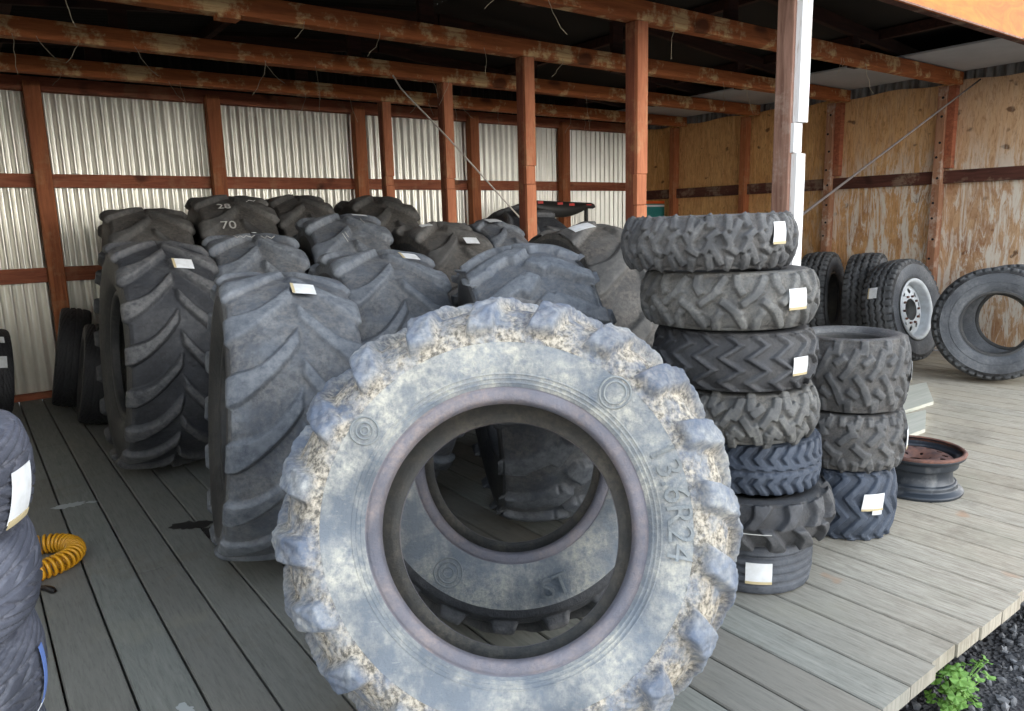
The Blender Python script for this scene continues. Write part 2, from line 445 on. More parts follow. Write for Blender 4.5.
    def on_tread(s, v, A, off):
        x = np.interp(v, s.PV, s.PX); r = np.interp(v, s.PV, s.PR) ; nx = np.interp(v, s.PV, s.NX); nr = np.interp(v, s.PV, s.NR)
        return s.to3(x + nx * off, s.defo(r + nr * off, A), A)
    def on_side(s, r, A, off, sg=1):
        # raised on the +X (sg=1) or -X sidewall at radius r
        q = s.side[s.ns - 1:]; o = np.argsort(q[:, 1])
        x = np.interp(r, q[o, 1], q[o, 0])
        return s.to3(sg * (x + off), s.defo(r, A), A)
    def patch(s, name, v0, v1, a0, a1, off, mat, skew=0., parent=None, n=8, curl=0.):
        vs = np.linspace(v0, v1, n); As = np.linspace(a0, a1, n)
        AA, VV = np.meshgrid(As, vs, indexing='ij'); AA = AA + skew * (VV - v0)
        o = off + curl * ((VV - v0) / (v1 - v0)) ** 2
        pts = s.on_tread(VV.ravel(), AA.ravel(), o.ravel() if hasattr(o, 'ravel') else o)
        pb = s.on_tread(VV.ravel(), AA.ravel(), o.ravel() - .0012)
        i = np.arange(n - 1)[:, None] * n + np.arange(n - 1)[None]
        F = np.stack([i, i + 1, i + n + 1, i + n], -1).reshape(-1, 4)
        F = np.vstack([F, F[:, ::-1] + n * n])
        b = [k for k in range(n)] + [k * n + n - 1 for k in range(1, n)] + [(n - 1) * n + k for k in range(n - 2, -1, -1)] + [k * n for k in range(n - 2, 0, -1)]
        E = np.array([(b[k], b[k] + n * n, b[(k + 1) % len(b)] + n * n, b[(k + 1) % len(b)]) for k in range(len(b))])
        return from_np(name, np.vstack([pts, pb]), np.vstack([F, E]), mat, parent or s.root, False)
    def tagp(s, v, a, ww, hh, skew=0., off=None, tape=True, label='white paper price tag'):
        dv = ww / s.tw / 2; da = hh / s.R / 2; off = s.lug + .003 if off is None else off
        o = s.patch('price_tag', v - dv, v + dv, a - da, a + da, off, M['paper'], skew)
        o['label'] = label
        if tape: s.patch('price_tag_strip', v - dv * 1.12, v - dv * .86, a - da, a + da, off + .0015, M['tape'], skew, o, 5)
        return o
def text_np(body, size, ext=.003):
    cu = bpy.data.curves.new('t', 'FONT'); cu.body = body; cu.size = size; cu.align_x = 'CENTER'; cu.align_y = 'CENTER'
    cu.extrude = ext / 2; cu.bevel_depth = 0
    ob = bpy.data.objects.new('t', cu); COL.objects.link(ob)
    dg = bpy.context.evaluated_depsgraph_get(); dg.update()
    me = bpy.data.meshes.new_from_object(ob.evaluated_get(dg))
    bm = bmesh.new(); bm.from_mesh(me)
    bmesh.ops.triangulate(bm, faces=bm.faces)
    for _ in range(2):
        bmesh.ops.subdivide_edges(bm, edges=[e for e in bm.edges if e.calc_length() > size * .18], cuts=1)
        bmesh.ops.triangulate(bm, faces=bm.faces)
    bm.verts.ensure_lookup_table()
    V = np.array([v.co[:] for v in bm.verts]); F = np.array([[v.index for v in f.verts] for f in bm.faces])
    bm.free(); bpy.data.objects.remove(ob); bpy.data.curves.remove(cu); bpy.data.meshes.remove(me)
    return V, F
def side_text(ty, body, size, r0, a0, mat, ext=.006, sg=1, base=0.0, name='lettering', inward=False):
    V, F = text_np(body, size, ext)
    q = -1 if inward else 1
    r = r0 + q * V[:, 1]; A = a0 - q * sg * V[:, 0] / r0
    P = ty.on_side(r, A, base + V[:, 2] + ext / 2 - .002, sg)
    return from_np(name, P, F, mat, ty.root, False, {'lug': np.ones(len(P))})
def side_ring(ty, rad, r0, a0, mat, tube=.0025, sg=1, parent=None, name='sidewall_emblem'):
    t = np.linspace(0, 2 * PI, 40)
    r = r0 + rad * np.cos(t); A = a0 + rad * np.sin(t) / r0
    P = ty.on_side(r, A, .001, sg)
    V, F = tube_np(P, tube, 6)
    return from_np(name, V, F, mat, parent or ty.root, True, {'lug': np.ones(len(V))})
def tread_text(ty, body, size, v0, a0, off, mat=None, name='chalk_mark'):
    V, F = text_np(body, size, .0015)
    P = ty.on_tread(v0 + V[:, 0] / ty.tw, a0 - V[:, 1] / ty.R, off + V[:, 2])
    return from_np(name, P, F, mat or M['chalk'], ty.root, False)
def squiggle(ty, pts, off, wd=.004, name='chalk_mark'):
    P = ty.on_tread(np.array([p[0] for p in pts]), np.array([p[1] for p in pts]), off)
    V, F = tube_np(P, wd / 2, 5)
    return from_np(name, V, F, M['chalk'], ty.root, True)

def frame(center, axis, R):
    """matrix whose local X is the tyre axis; root at the lowest rim of the ring"""
    X = Vector(axis).normalized(); up = Vector((0, 0, 1)); Z = (up - X * up.dot(X)).normalized(); Y = Z.cross(X)
    m = Matrix((X, Y, Z)).transposed().to_4x4(); c = Vector(center)
    m.translation = c - Z * R
    return m
def stand(label, center, axis, R, group=None, cat='tyre', name='tractor_tyre'):
    axis = Vector(axis).normalized()
    o = empty(name, mat=frame(center, axis, R)); tag(o, label, cat, group); return o
def resting(x, y, axis, R, W, z0=0.):
    """centre height so that the tilted ring just touches z0"""
    X = Vector(axis).normalized(); s = X.z; c = math.sqrt(1 - s * s)
    return (x, y, z0 + R * c + W / 2 * .86 * abs(s))
def lay(label, x, y, z, tilt=(0, 0), spin=0., group=None, name='quad_tyre'):
    m = Matrix.Translation((x, y, z)) @ Matrix.Rotation(tilt[0], 4, 'X') @ Matrix.Rotation(tilt[1], 4, 'Y') @ Matrix.Rotation(spin, 4, 'Z') @ Matrix.Rotation(-PI / 2, 4, 'Y')
    o = empty(name, mat=m); tag(o, label, 'tyre', group); return o
# ------------------------------------------------------------------ setting
YB, XW, XL, YF = 6.72, 7.08, -0.85, 2.0
DE = .81                       # deck front edge
# deck boards
P0, PW = .2325, .1515
V = []; F = []; at = []; cv = []
def deck_board(x0, x1, y0, y1, tone):
    ny = max(2, int((y1 - y0) / .12)); ys = np.linspace(y0, y1, ny + 1)
    b = .004
    ring = [(x0, -b), (x0 + b, 0), (x1 - b, 0), (x1, -b), (x1, -.045), (x0, -.045)]
    base = len(V)
    for y in ys:
        for (x, z) in ring:
            V.append((x, y, z)); at.append(tone)
            xx = (x + y * .55)
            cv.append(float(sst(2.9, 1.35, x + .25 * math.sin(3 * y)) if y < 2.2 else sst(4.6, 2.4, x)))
    for i in range(ny):
        for k in range(6):
            a = base + i * 6 + k; c = base + i * 6 + (k + 1) % 6
            F.append((a, c, c + 6, a + 6))
    for e in (base, base + ny * 6):
        F.append((e, e + 1, e + 2, e + 3)); F.append((e, e + 3, e + 4, e + 5))
def sst(e0, e1, x):
    t = min(1, max(0, (x - e0) / (e1 - e0))); return t * t * (3 - 2 * t)
k = int((XL - .5 - P0) / PW)
while P0 + k * PW < XW + .02:
    x0 = P0 + k * PW + .003 + rnd.uniform(-.0005, .001); x1 = P0 + (k + 1) * PW - .003
    ya = DE + rnd.uniform(-.008, .012); yb = YB - .02
    if x1 > XW - .03: x1 = XW - .03
    if x1 - x0 > .03:
        j = rnd.choice([2.9, 3.8, 4.4, 5.1]); 
        deck_board(x0, x1, ya, j - .002, rnd.random()); deck_board(x0, x1, j + .002, yb, rnd.random())
    k += 1
floor = tag(from_np('floor', V, F, M['deck'], None, False, {'board': at, 'left_tone': cv}), kind='structure', label='weathered grey timber deck floor of long boards')
bm = bmesh.new()
add_box(bm, (XL - .5, DE + .22, -.19), (XW, DE + .27, -.047)); add_box(bm, (XL - .5, 2.6, -.20), (XW, 2.65, -.047)); add_box(bm, (XL - .5, 4.6, -.20), (XW, 4.65, -.047))
from_bm('deck_joist', bm, M['dark_wood'], floor)
# ground
bm = bmesh.new(); s_ = 40
vs = [bm.verts.new(p) for p in ((-s_, -s_, -.21), (s_, -s_, -.21), (s_, s_, -.21), (-s_, s_, -.21))]; bm.faces.new(vs)
ground = tag(from_bm('ground', bm, M['gravel']), kind='structure', label='dark crushed gravel ground in front of the deck')
# gravel stones (uncountable)
V = []; F = []; tn = []
ico = bmesh.new(); bmesh.ops.create_icosphere(ico, subdivisions=1, radius=1); ico.verts.ensure_lookup_table()
iv = np.array([v.co[:] for v in ico.verts]); ifc = np.array([[v.index for v in f.verts] for f in ico.faces]); ico.free()
rs = np.random.RandomState(5)
allV = []; allF = []; tn = []
nst = 5200
for i in range(nst):
    x = rs.uniform(1.2, 4.2); y = rs.uniform(-.5, .95)
    r = rs.uniform(.006, .016)
    p = iv * (r * rs.uniform(.6, 1.3, 3)) * (1 + .25 * rs.randn(len(iv), 1)) + [x, y, -.21 + r * .4]
    allF.append(ifc + len(iv) * i); allV.append(p); tn.append(np.full(len(iv), rs.rand() ** 1.6))
st = from_np('gravel_stones', np.vstack(allV), np.vstack(allF), M['stone'], None, False, {'tone': np.concatenate(tn)})
tag(st, 'loose dark grey gravel stones beside the deck edge', 'gravel', kind='stuff')

def corrugated(name, u0, u1, z0, z1, fn, mat, pitch=.076, amp=.015, parent=None):
    n = int((u1 - u0) / pitch * 8); us = np.linspace(u0, u1, n + 1)
    V = []; nz = 6
    z0f = z0 if callable(z0) else (lambda u: z0); z1f = z1 if callable(z1) else (lambda u: z1)
    for u in us:
        d = amp * math.sin(2 * PI * u / pitch)
        for q in range(nz + 1):
            z = z0f(u) + (z1f(u) - z0f(u)) * q / nz
            V.append(fn(u, d, z))
    k = nz + 1
    F = [(i * k + q, (i + 1) * k + q, (i + 1) * k + q + 1, i * k + q + 1) for i in range(n) for q in range(nz)]
    return from_np(name, V, F, mat, parent)
XM = 3.13; ZE = 2.44; SL = .10
def roofz(x): return ZE + SL * ((XW - x) if x > XM else (x - XL) * (XW - XM) / (XM - XL))
wall_back = tag(corrugated('wall_back', XL, XW, 0.02, 2.34, lambda u, d, z: (u, YB + d, z), M['iron']), kind='structure', label='corrugated iron back wall')
corrugated('gable_sheet', XL, XW, 2.33, lambda u: roofz(u) + .06, lambda u, d, z: (u, YB + .03 + d, z), M['roofiron'], parent=wall_back)
wall_left = tag(corrugated('wall_left', YF, YB + .03, 0.02, 2.52, lambda u, d, z: (XL + d, u, z), M['iron']), kind='structure')
# roof
ceil = tag(corrugated('ceiling', YF - .05, YB + .1, 0, 1, lambda u, d, z: (XW + .1 + (XM - XW - .1) * z, u, roofz(XW + .1 + (XM - XW - .1) * z) + .05), M['roofiron'], amp=.0), kind='structure', label='dark iron roof over the shed')
for xa, xb in ((XW + .1, XM), (XL - .1, XM)):
    pass
corrugated('roof_slope', YF - .05, YB + .1, 0, 1, lambda u, d, z: (XL - .1 + (XM - XL + .1) * z, u, roofz(XL - .1 + (XM - XL + .1) * z) + .05 + d), M['roofiron'], parent=ceil)
bm = bmesh.new()
for xp in (.4, 1.7, 4.5, 5.8):
    add_box(bm, (xp - .025, YF, roofz(xp) - .03), (xp + .025, YB, roofz(xp) + .04))
from_bm('purlin', bm, M['dark_wood'], ceil)
bm = bmesh.new()
xs0, xs1 = 6.02, XW - .02
m_ = [bm.verts.new(p) for p in ((xs0, YF, 2.425), (xs1, YF, 2.42), (xs1, YB - .05, 2.42), (xs0, YB - .05, 2.425), (xs0, YF, 2.44), (xs1, YF, 2.435), (xs1, YB - .05, 2.435), (xs0, YB - .05, 2.44))]
for f in ((0, 1, 2, 3), (4, 5, 6, 7), (0, 1, 5, 4), (2, 3, 7, 6), (1, 2, 6, 5), (0, 3, 7, 4)): bm.faces.new([m_[i] for i in f])
from_bm('eave_lining_sheet', bm, M['soffit'], ceil)
# right plywood wall : sheets between the studs
V = []; F = []; sh = []; wn = []
ys = [2.0, 3.07, 4.10, 5.10, 6.10, 6.70]
for i in range(5):
    y0, y1 = ys[i] + .002, ys[i + 1] - .002
    tone = [.9, .35, .1, .15, .0][i]; ny, nz = 12, 24
    off = rnd.uniform(0, .006)
    for zz0, zz1 in ((.0, 2.345),):
        b = len(V)
        for a in range(ny + 1):
            for q in range(nz + 1):
                y = y0 + (y1 - y0) * a / ny; z = zz0 + (zz1 - zz0) * q / nz
                if q == nz: z += .012 * math.sin(9 * y + i)
                V.append((XW + off, y, z)); sh.append(tone)
                w = sst(4.7, 3.6, y) * (sst(1.95, 1.45, z) * .9 + .10) + .12 * sst(5.6, 4.5, y) * sst(1.6, 1.2, z)
                wn.append(w)
        for a in range(ny):
            for q in range(nz):
                e = b + a * (nz + 1) + q; F.append((e, e + nz + 1, e + nz + 2, e + 1))
wall_right = tag(from_np('wall_right', V, F, M['ply'], None, False, {'sheet': sh, 'worn': wn}), kind='structure', label='weathered plywood right wall')
corrugated('eave_strip', YF, YB, 2.28, 2.46, lambda u, d, z: (XW + .03 + d, u, z), M['eave'], parent=wall_right)
corrugated('outer_cladding', YF, YB, 0, 2.44, lambda u, d, z: (XW + .06 + d, u, z), M['eave'], parent=wall_right)
# rails on the walls
for z0, z1 in ((1.605, 1.705), (.895, 1.005)):
    bm = bmesh.new(); add_box(bm, (XL, YB - .055, z0), (XW - .06, YB - .012, z1), .004)
    from_bm('wall_rail', bm, M['girt'], wall_back)
bm = bmesh.new(); add_box(bm, (XL, YB - .09, 2.30), (XW - .06, YB - .012, 2.40), .004)
from_bm('top_plate', bm, M['girt'], wall_back)
bm = bmesh.new(); add_box(bm, (XL, YB - .06, .0), (XW - .06, YB - .012, .05), .004)
from_bm('bottom_plate', bm, M['girt'], wall_back)
bm = bmesh.new(); add_box(bm, (XW - .045, YF, 1.49), (XW - .002, YB - .10, 1.60), .004)
from_bm('wall_rail', bm, M['girt_r'], wall_right)

# ------------------------------------------------------------------ timber frame
def knots(n): pass
bp = ['leftmost red-brown post against the corrugated back wall', 'red-brown back wall post behind the chalk-marked tyres',
      'red-brown back wall post just left of the rearmost inner post', 'red-brown back wall post half hidden behind the inner posts', 'round-edged amber post on the back wall left of the largest inner post']
for i, x in enumerate((.585, 1.855, 3.17, 4.46, 5.715)):
    o = box_obj('wall_post', (x - .055, YB - .155, 0), (x + .055, YB - .06, 2.36), M['wallpost'], None, .008, (x, YB - .1, 0))
    tag(o, bp[i], 'post', 'posts along the back wall')
ip = ['tall red-brown inner post nearest the front with three stepped face boards', 'second inner post from the front, with a spliced face board and pale patches',
      'third inner post from the front, under the rope', 'rearmost inner post, beside a back wall post']
for i, y in enumerate((3., 4., 5., 6.)):
    o = empty('timber_post', (XM, y, 0)); tag(o, ip[i], 'post', 'posts in the middle row')
    zt = 2.309
    box_obj('post_core', (-.042, -.022, 0), (.042, .045, zt), M['post_dark'], o, .004)
    zs = [0, [1.33, 1.50, 1.52, 1.6][i], [1.50, 1.62, 1.60, 1.68][i], zt]
    for j, nm in enumerate(('lower_face_board', 'splice_block', 'upper_face_board')):
        d = (-.045, -.052, -.045)[j]; xx = ((-.040, .041), (-.047, .030), (-.038, .044))[j]
        box_obj(nm, (xx[0], d, zs[j] + .001), (xx[1], -.020, zs[j + 1] - .001), M['post_face'], o, .004)
# front post with flaking white boards
o = empty('front_post', (3.165, 2.05, 0)); tag(o, 'weathered brown front post with white-painted face boards, behind the tallest quad tyre stack', 'post')
box_obj('post_core', (-.05, -.022, 0), (.036, .065, 2.285), M['old_post'], o, .008)
for nm, z0, z1, x0, x1, d in (('lower_face_board', 0, 1.53, -.030, .042, -.05), ('splice_block', 1.533, 1.665, -.043, .022, -.04), ('upper_face_board', 1.668, 2.285, -.032, .046, -.052)):
    box_obj(nm, (x0, d, z0), (x1, -.020, z1), M['whitewood'], o, .003)
# tie beams
bl = ['frontmost red-brown roof beam, highest in the photo', 'second red-brown roof beam from the front', 'third red-brown roof beam from the front, streaked with pale patches', 'rearmost roof beam just in front of the back wall top plate']
for i, y in enumerate((3., 4., 5., 6.)):
    o = empty('tie_beam', (XM, y, 2.31)); tag(o, bl[i], 'beam', 'roof tie beams')
    bm = bmesh.new(); add_box(bm, (XL - XM, -.045, 0), (XW - .02 - XM, .045, .105), .006); from_bm('beam', bm, M['beam'], o)
    for sx, xe in ((1, XW - XM), (-1, XL - XM)):
        zr = roofz(XM) - 2.31 - .06
        bm = bmesh.new(); m4 = Matrix.Translation((xe / 2, .06, (zr + .12) / 2 )) @ Matrix.Rotation(-sx * math.atan2(zr - .12, abs(xe)) * -1, 4, 'Y')
        add_box(bm, (-abs(xe) / 2, -.02, -.045), (abs(xe) / 2, .02, .045), .004, m4); from_bm('rafter', bm, M['dark_wood'], o)
    for xx in (-2.2, -.7, .9, 2.35):
        bm = bmesh.new(); add_box(bm, (xx - .05, .046, .0), (xx + .05, .085, roofz(XM + xx) - 2.31), .004); from_bm('web_strut', bm, M['dark_wood'], o)
    for xx in ((-2.55,), (-1.9,), (-2.95,), ())[i]:
        bm = bmesh.new(); add_box(bm, (xx - .05, -.05, -.02), (xx + .06, .04, .0), .002); from_bm('packer_block', bm, M['beam'], o)
# studs on the right wall
sl = ['bleached wall stud with bolt holes, nearest the front on the plywood wall', 'bolt-holed wall stud second from the front on the plywood wall',
      'brown stud on the plywood wall, third from the front', 'brown corner stud at the far end of the plywood wall']
for i, y in enumerate((3.07, 4.10, 5.10, 6.10)):
    o = empty('wall_stud', (XW, y, 0)); tag(o, sl[i], 'post', 'studs on the plywood wall')
    box_obj('stud', (-.10, -.02, 0), (-.003, .05, 2.31), M['stud_r'] if i < 2 else M['wallpost'], o, .005)
    if i < 2:
        box_obj('cleat', (-.07, -.085, 1.62), (-.003, -.022, 2.31), M['girt'], o, .004)
        for z in np.arange(.5, 2.3, .17):
            bm = bmesh.new(); zz = z + rnd.uniform(-.03, .03); yy = rnd.choice((.005, .025))
            bmesh.ops.create_cone(bm, cap_ends=True, segments=10, radius1=.011, radius2=.011, depth=.004, matrix=Matrix.Translation((-.1005, yy, zz)) @ Matrix.Rotation(PI / 2, 4, 'Y'))
            from_bm('bolt_hole', bm, M['hole'], o)
# orange fascia
o = empty('fascia_panel', (5.2, YF - .02, 2.29)); tag(o, 'orange painted plywood fascia over the shed opening, top right', 'fascia')
bm = bmesh.new()
m_ = [bm.verts.new(p) for p in ((XL - 5.2, 0, 0), (XW + .5 - 5.2, 0, 0), (XW + .5 - 5.2, 0, .22), (XM - 5.2, 0, .75), (XL - 5.2, 0, .22))]
f_ = bm.faces.new(m_); r_ = bmesh.ops.extrude_face_region(bm, geom=[f_]); bmesh.ops.translate(bm, verts=[v for v in r_['geom'] if isinstance(v, bmesh.types.BMVert)], vec=(0, -.018, 0))
bmesh.ops.recalc_face_normals(bm, faces=bm.faces); from_bm('orange_sheet', bm, M['orange'], o)
bm = bmesh.new(); add_box(bm, (XL - 5.2, .002, .005), (XW - 5.2, .06, .07), .004); from_bm('fascia_batten', bm, M['girt_r'], o)
bm = bmesh.new(); add_box(bm, (XL - 5.2, -.024, -.006), (XW + .5 - 5.2, -.0185, .004)); from_bm('drip_edge', bm, M['old_post'], o)

# brace rod and rope
tag(tube_obj('brace_rod', [(XM + .09, 2.09, 1.20), (XW - .03, 2.82, 2.33)], .007, M['rod']), 'thin grey steel brace running from the front post up to the plywood wall', 'brace')
tag(tube_obj('hanging_rope', [(2.65, 4.92, 2.31), (2.70, 4.90, 2.22), (3.035, 4.80, 1.867), (3.56, 4.58, 1.235)], .006, M['rope']), 'thin pale rope slanting down past the third inner post', 'rope')
tag(tube_obj('roof_brace', [(XM + .05, 2.2, 2.26), (XM + 1.2, 2.6, 2.52)], .012, M['rod']), 'dark steel brace under the roof beside the front post top', 'brace')
# cobwebs and straw
Vs = []; Fs = []; b = 0
for i in range(46):
    y = rnd.choice((3, 4, 5, 6, 6, 6, 5)) - .06; x = rnd.uniform(-.4, 5.5); L = rnd.uniform(.08, .24)
    p = [(x, y, 2.32)]; dx = rnd.uniform(-.12, .12)
    for q in range(1, 6): p.append((x + dx * (q / 5) ** 1.5 + rnd.uniform(-.006, .006), y - .01 + rnd.uniform(-.01, .01), 2.32 - L * q / 5))
    v, f = tube_np(p, .0016, 4); Vs.append(v); Fs.append(f + b); b += len(v)
tag(from_np('hanging_straw', np.vstack(Vs), np.vstack(Fs), M['web']), 'dry straw and cobweb strands hanging from the roof beams', 'cobweb', kind='stuff')

# ------------------------------------------------------------------ tractor tyres
MF = dict(tread=M['f_tread'], side=M['f_side'], bead=M['f_bead'], liner=M['liner'])
MB_ = dict(tread=M['t_blue'], side=M['s_dark'], bead=M['s_dark'], liner=M['liner'])
MD = dict(tread=M['t_dark'], side=M['s_dark'], bead=M['s_dark'], liner=M['liner'])
MR = dict(tread=M['t_brown'], side=M['s_dark'], bead=M['s_dark'], liner=M['liner'])
# the big front tyre, leaning back
tl = math.radians(26); az = math.radians(37.2)
ax = Vector((-math.sin(az) * math.cos(tl), -math.cos(az) * math.cos(tl), math.sin(tl)))
R0 = .546; W0 = .35
dray = Vector((.5454, .7678, -.4132)); c0 = Vector((.008, -.006, H)) + dray * 1.635 - ax * .125
c0.z = resting(0, 0, ax, R0 * .955, W0)[2]
o = stand('large dusty tractor tyre leaning in the foreground, facing the camera, sidewall marked 13.6R24', c0, ax, R0, 'tractor tyres')
T = Tyre(o, R0, W0, .277, pat_worn(pat_ag(20, .023, .62, 1.56, .009)), .036, MF, 800, 84, R0, tread=.74, crown=.03, seed=1, sag=.005, ecc=.05, shoulder=.68, ext=.70)
side_text(T, '13.6R24', .078, .372, -1.46, M['letter'], .008)
side_ring(T, .034, .374, -.72, M['letter']); side_ring(T, .024, .374, -.72, M['letter'])
side_ring(T, .030, .374, .98, M['letter']); side_ring(T, .018, .374, .98, M['letter']); side_ring(T, .009, .374, .98, M['letter'])
for k_, r_ in enumerate((.318, .327, .336)):
    tt = np.linspace(0, 2 * PI, 181); P = T.on_side(np.full(181, r_), tt, -.001, 1); V, F = tube_np(P, .0028, 6)
    from_np('sidewall_rib', V, F, M['f_side'], T.root, True, {'lug': np.ones(len(V))})
# tyre behind it
tg = math.radians(17)
axg = Vector((-math.sin(az) * math.cos(tg), -math.cos(az) * math.cos(tg), math.sin(tg))); RG = .505; WG = .32
o = stand('dusty tractor tyre seen through the hole of the big front tyre, propping it up', resting(1.30, 1.765, axg, RG, WG), axg, RG, 'tractor tyres')
G = Tyre(o, RG, WG, .262, pat_ag(19, .024, .62, 1.05), .030, dict(tread=M['t_dark'], side=M['f_side'], bead=M['f_bead'], liner=M['liner']), 480, 64, RG, tread=.82, seed=2, shoulder=.8)
side_text(G, 'ST', .080, .37, PI + .32, M['letter'], .012, inward=True)
side_ring(G, .04, .36, PI - .55, M['letter']); side_ring(G, .028, .36, PI - .55, M['letter']); side_ring(G, .014, .36, PI - .55, M['letter'])

def tractor(label, x, y, R, W, mats, n=17, hw=.024, yaw=0., lean=0., rim=.5, lug=.034, seed=3, nth=420, nt=58, pat=None, **kw):
    kw.setdefault('tread', .90); kw.setdefault('shoulder', .84)
    axis = Vector((math.cos(yaw) * math.cos(lean), math.sin(yaw) * math.cos(lean), math.sin(lean)))
    o = stand(label, resting(x, y, axis, R, W), axis, R, 'tractor tyres')
    return Tyre(o, R, W, R * rim, pat or pat_ag(n, hw), lug, mats, nth, nt, R, seed=seed, **kw)
r90 = math.radians
T1 = tractor('tall black tractor tyre at the left end of the rows, tag near its top', .79, 4.22, .60, .44, MD, 17, .030, r90(-1), r90(-4), seed=4, lug=.030, nth=540, nt=72)
T1.tagp(.30, .62, .085, .075, .0)
T1.patch('torn_patch', .62, .92, 1.60, 1.70, .034, M['hole']); T1.patch('torn_patch_label', .74, .80, 1.60, 1.64, .036, M['paper'])
T2 = tractor('dark tractor tyre behind the tall black one, against the back wall', 1.05, 5.72, .71, .50, MR, 14, .034, r90(-4), r90(-2), seed=5, lug=.03)
T3 = tractor('pale blue-grey worn tractor tyre second in the front row, leaning left, tag on top', .90, 2.72, .54, .44, MB_, 15, .034, r90(-11), r90(-6), seed=6, lug=.018, nth=540, nt=72)
T3.tagp(.20, .42, .075, .07)
T4 = tractor('tractor tyre with chalk scribbles right behind the pale blue-grey one', 1.345, 4.35, .615, .46, MB_, 13, .04, r90(-9), r90(-2), seed=7, lug=.04)
squiggle(T4, [(-.5, .22), (-.45, .30), (-.36, .24), (-.30, .32), (-.22, .25), (-.10, .31), (.0, .24)], .043)
squiggle(T4, [(.15, .26), (.22, .34), (.3, .25), (.38, .33), (.5, .24)], .043)
T4.patch('price_tag', .0, .12, .05, .09, .043, M['paper'])
T4c = tractor('tractor tyre with chalk numbers 70 on its tread, behind the scribbled one', 1.62, 5.70, .75, .50, MR, 13, .042, r90(-6), r90(-2), seed=8, lug=.035)
tread_text(T4c, '70', .10, -.42, .80, .038); tread_text(T4c, '28', .09, -.4, .52, .038); squiggle(T4c, [(.3, .42), (.42, .36), (.55, .38), (.62, .33)], .038)
T4d = tractor('dark tractor tyre against the back wall right of the chalk-numbered one', 2.23, 5.92, .76, .42, MR, 14, .036, r90(-8), 0, seed=9)
T5 = tractor('broad blue-grey tractor tyre third in the front row with a tag at its top right', 1.525, 3.15, .57, .47, MB_, 14, .032, r90(-9), r90(-3), seed=10, lug=.028, nth=540, nt=72)
T5.tagp(.5, .30, .075, .075)
T6 = tractor('grey tractor tyre with chalk ticks behind the third front-row tyre', 1.98, 4.50, .67, .46, MB_, 13, .04, r90(-12), 0, seed=11, lug=.036)
squiggle(T6, [(-.3, .62), (-.25, .70), (-.22, .74)], .04); squiggle(T6, [(-.22, .6), (-.17, .68)], .04); squiggle(T6, [(.4, .35), (.46, .45)], .04)
T6.tagp(.5, .18, .09, .05, tape=False)
T6c = tractor('brown dusty tractor tyre at the back wall beside the rearmost inner post', 2.77, 5.62, .75, .44, MR, 12, .046, r90(-5), 0, seed=12, lug=.045)
T7 = tractor('pale dusty tractor tyre with tags between the third inner post and the patterned loader tyre', 2.47, 4.14, .635, .42, MR, 13, .042, r90(-5), 0, seed=13, lug=.04)
T7.tagp(.35, .62, .09, .06, tape=False); T7.tagp(-.62, .22, .07, .05, tape=False)
T8 = tractor('small grey tractor tyre with a tag in front of the second inner post', 2.87, 4.14, .64, .27, MB_, 15, .028, r90(-5), 0, seed=14, lug=.025)
T8.tagp(-.1, .2, .09, .08, tape=False)
T8b = tractor('narrow black tyre behind the third inner post', 3.42, 5.45, .635, .28, MD, 16, .026, 0, 0, seed=15)
r4 = pat_knobs(16, [(.52, .25, .085, .034, .45), (.98, .42, .06, .036, .12), (.16, .18, .05, .03, .9)], .006)
Tc1 = tractor('dark loader tyre with wide block lugs just behind the big front tyre', 1.86, 2.375, .575, .46, MD | dict(tread=M['t_blue']), yaw=r90(-26), lean=r90(6), seed=16, lug=.030, pat=r4, nth=520, nt=70, crown=.05)
r4b = pat_ag(10, .06, .55, 1.2, .014)
Tc2 = tractor('smooth worn loader tyre with broad lugs beside the tallest quad tyre stack', 2.58, 2.84, .62, .46, MD | dict(tread=M['t_brown']), yaw=r90(-12), lean=r90(-4), seed=17, lug=.028, pat=r4b, nth=480, nt=64, crown=.05)
Tc2.tagp(-.62, .25, .10, .085, tape=False)
# black tyre lying tilted behind the second inner post
o = stand('black tractor tyre tilted behind the second inner post at the back', resting(4.25, 5.45, Vector((.86, .16, .42)).normalized(), .70, .46), Vector((.86, .16, .42)), .70, 'tractor tyres')
TK = Tyre(o, .70, .46, .36, pat_ag(14, .032), .035, MD, 420, 58, .70, seed=18)
# black mudguard with red reflectors propped behind
o = empty('rubber_mudguard', (5.1, 5.95, 0)); tag(o, 'black rubber mudguard with red reflectors propped up in front of the back wall', 'mudguard')
V = []; F = []
for i in range(25):
    u = i / 24; x = -.42 + .84 * u; zt = 1.47 - .03 * u; sag_ = .05 + .10 * math.sin(PI * min(1, u * 1.15)) ** .7
    for (yy, zz) in ((0, zt), (-.05, zt - .02), (-.07, zt - sag_), (-.02, zt - sag_ - .015), (.02, zt - sag_), (.02, zt - .01)): V.append((x, yy, zz))
for i in range(24):
    for k in range(6): F.append((i * 6 + k, i * 6 + (k + 1) % 6, (i + 1) * 6 + (k + 1) % 6, (i + 1) * 6 + k))
from_np('mudguard_shell', V, F, M['blackplastic'], o)
for i, xx in enumerate((-.36, -.1, .06, .30)):
    box_obj('reflector', (xx, -.058, 1.432 - .012 * i), (xx + .07, -.048, 1.458 - .012 * i), M['red'], o, .002)
for xx in (-.36, .34): box_obj('support_leg', (xx - .015, -.02, 0), (xx + .015, .01, 1.42), M['blackplastic'], o, .003)
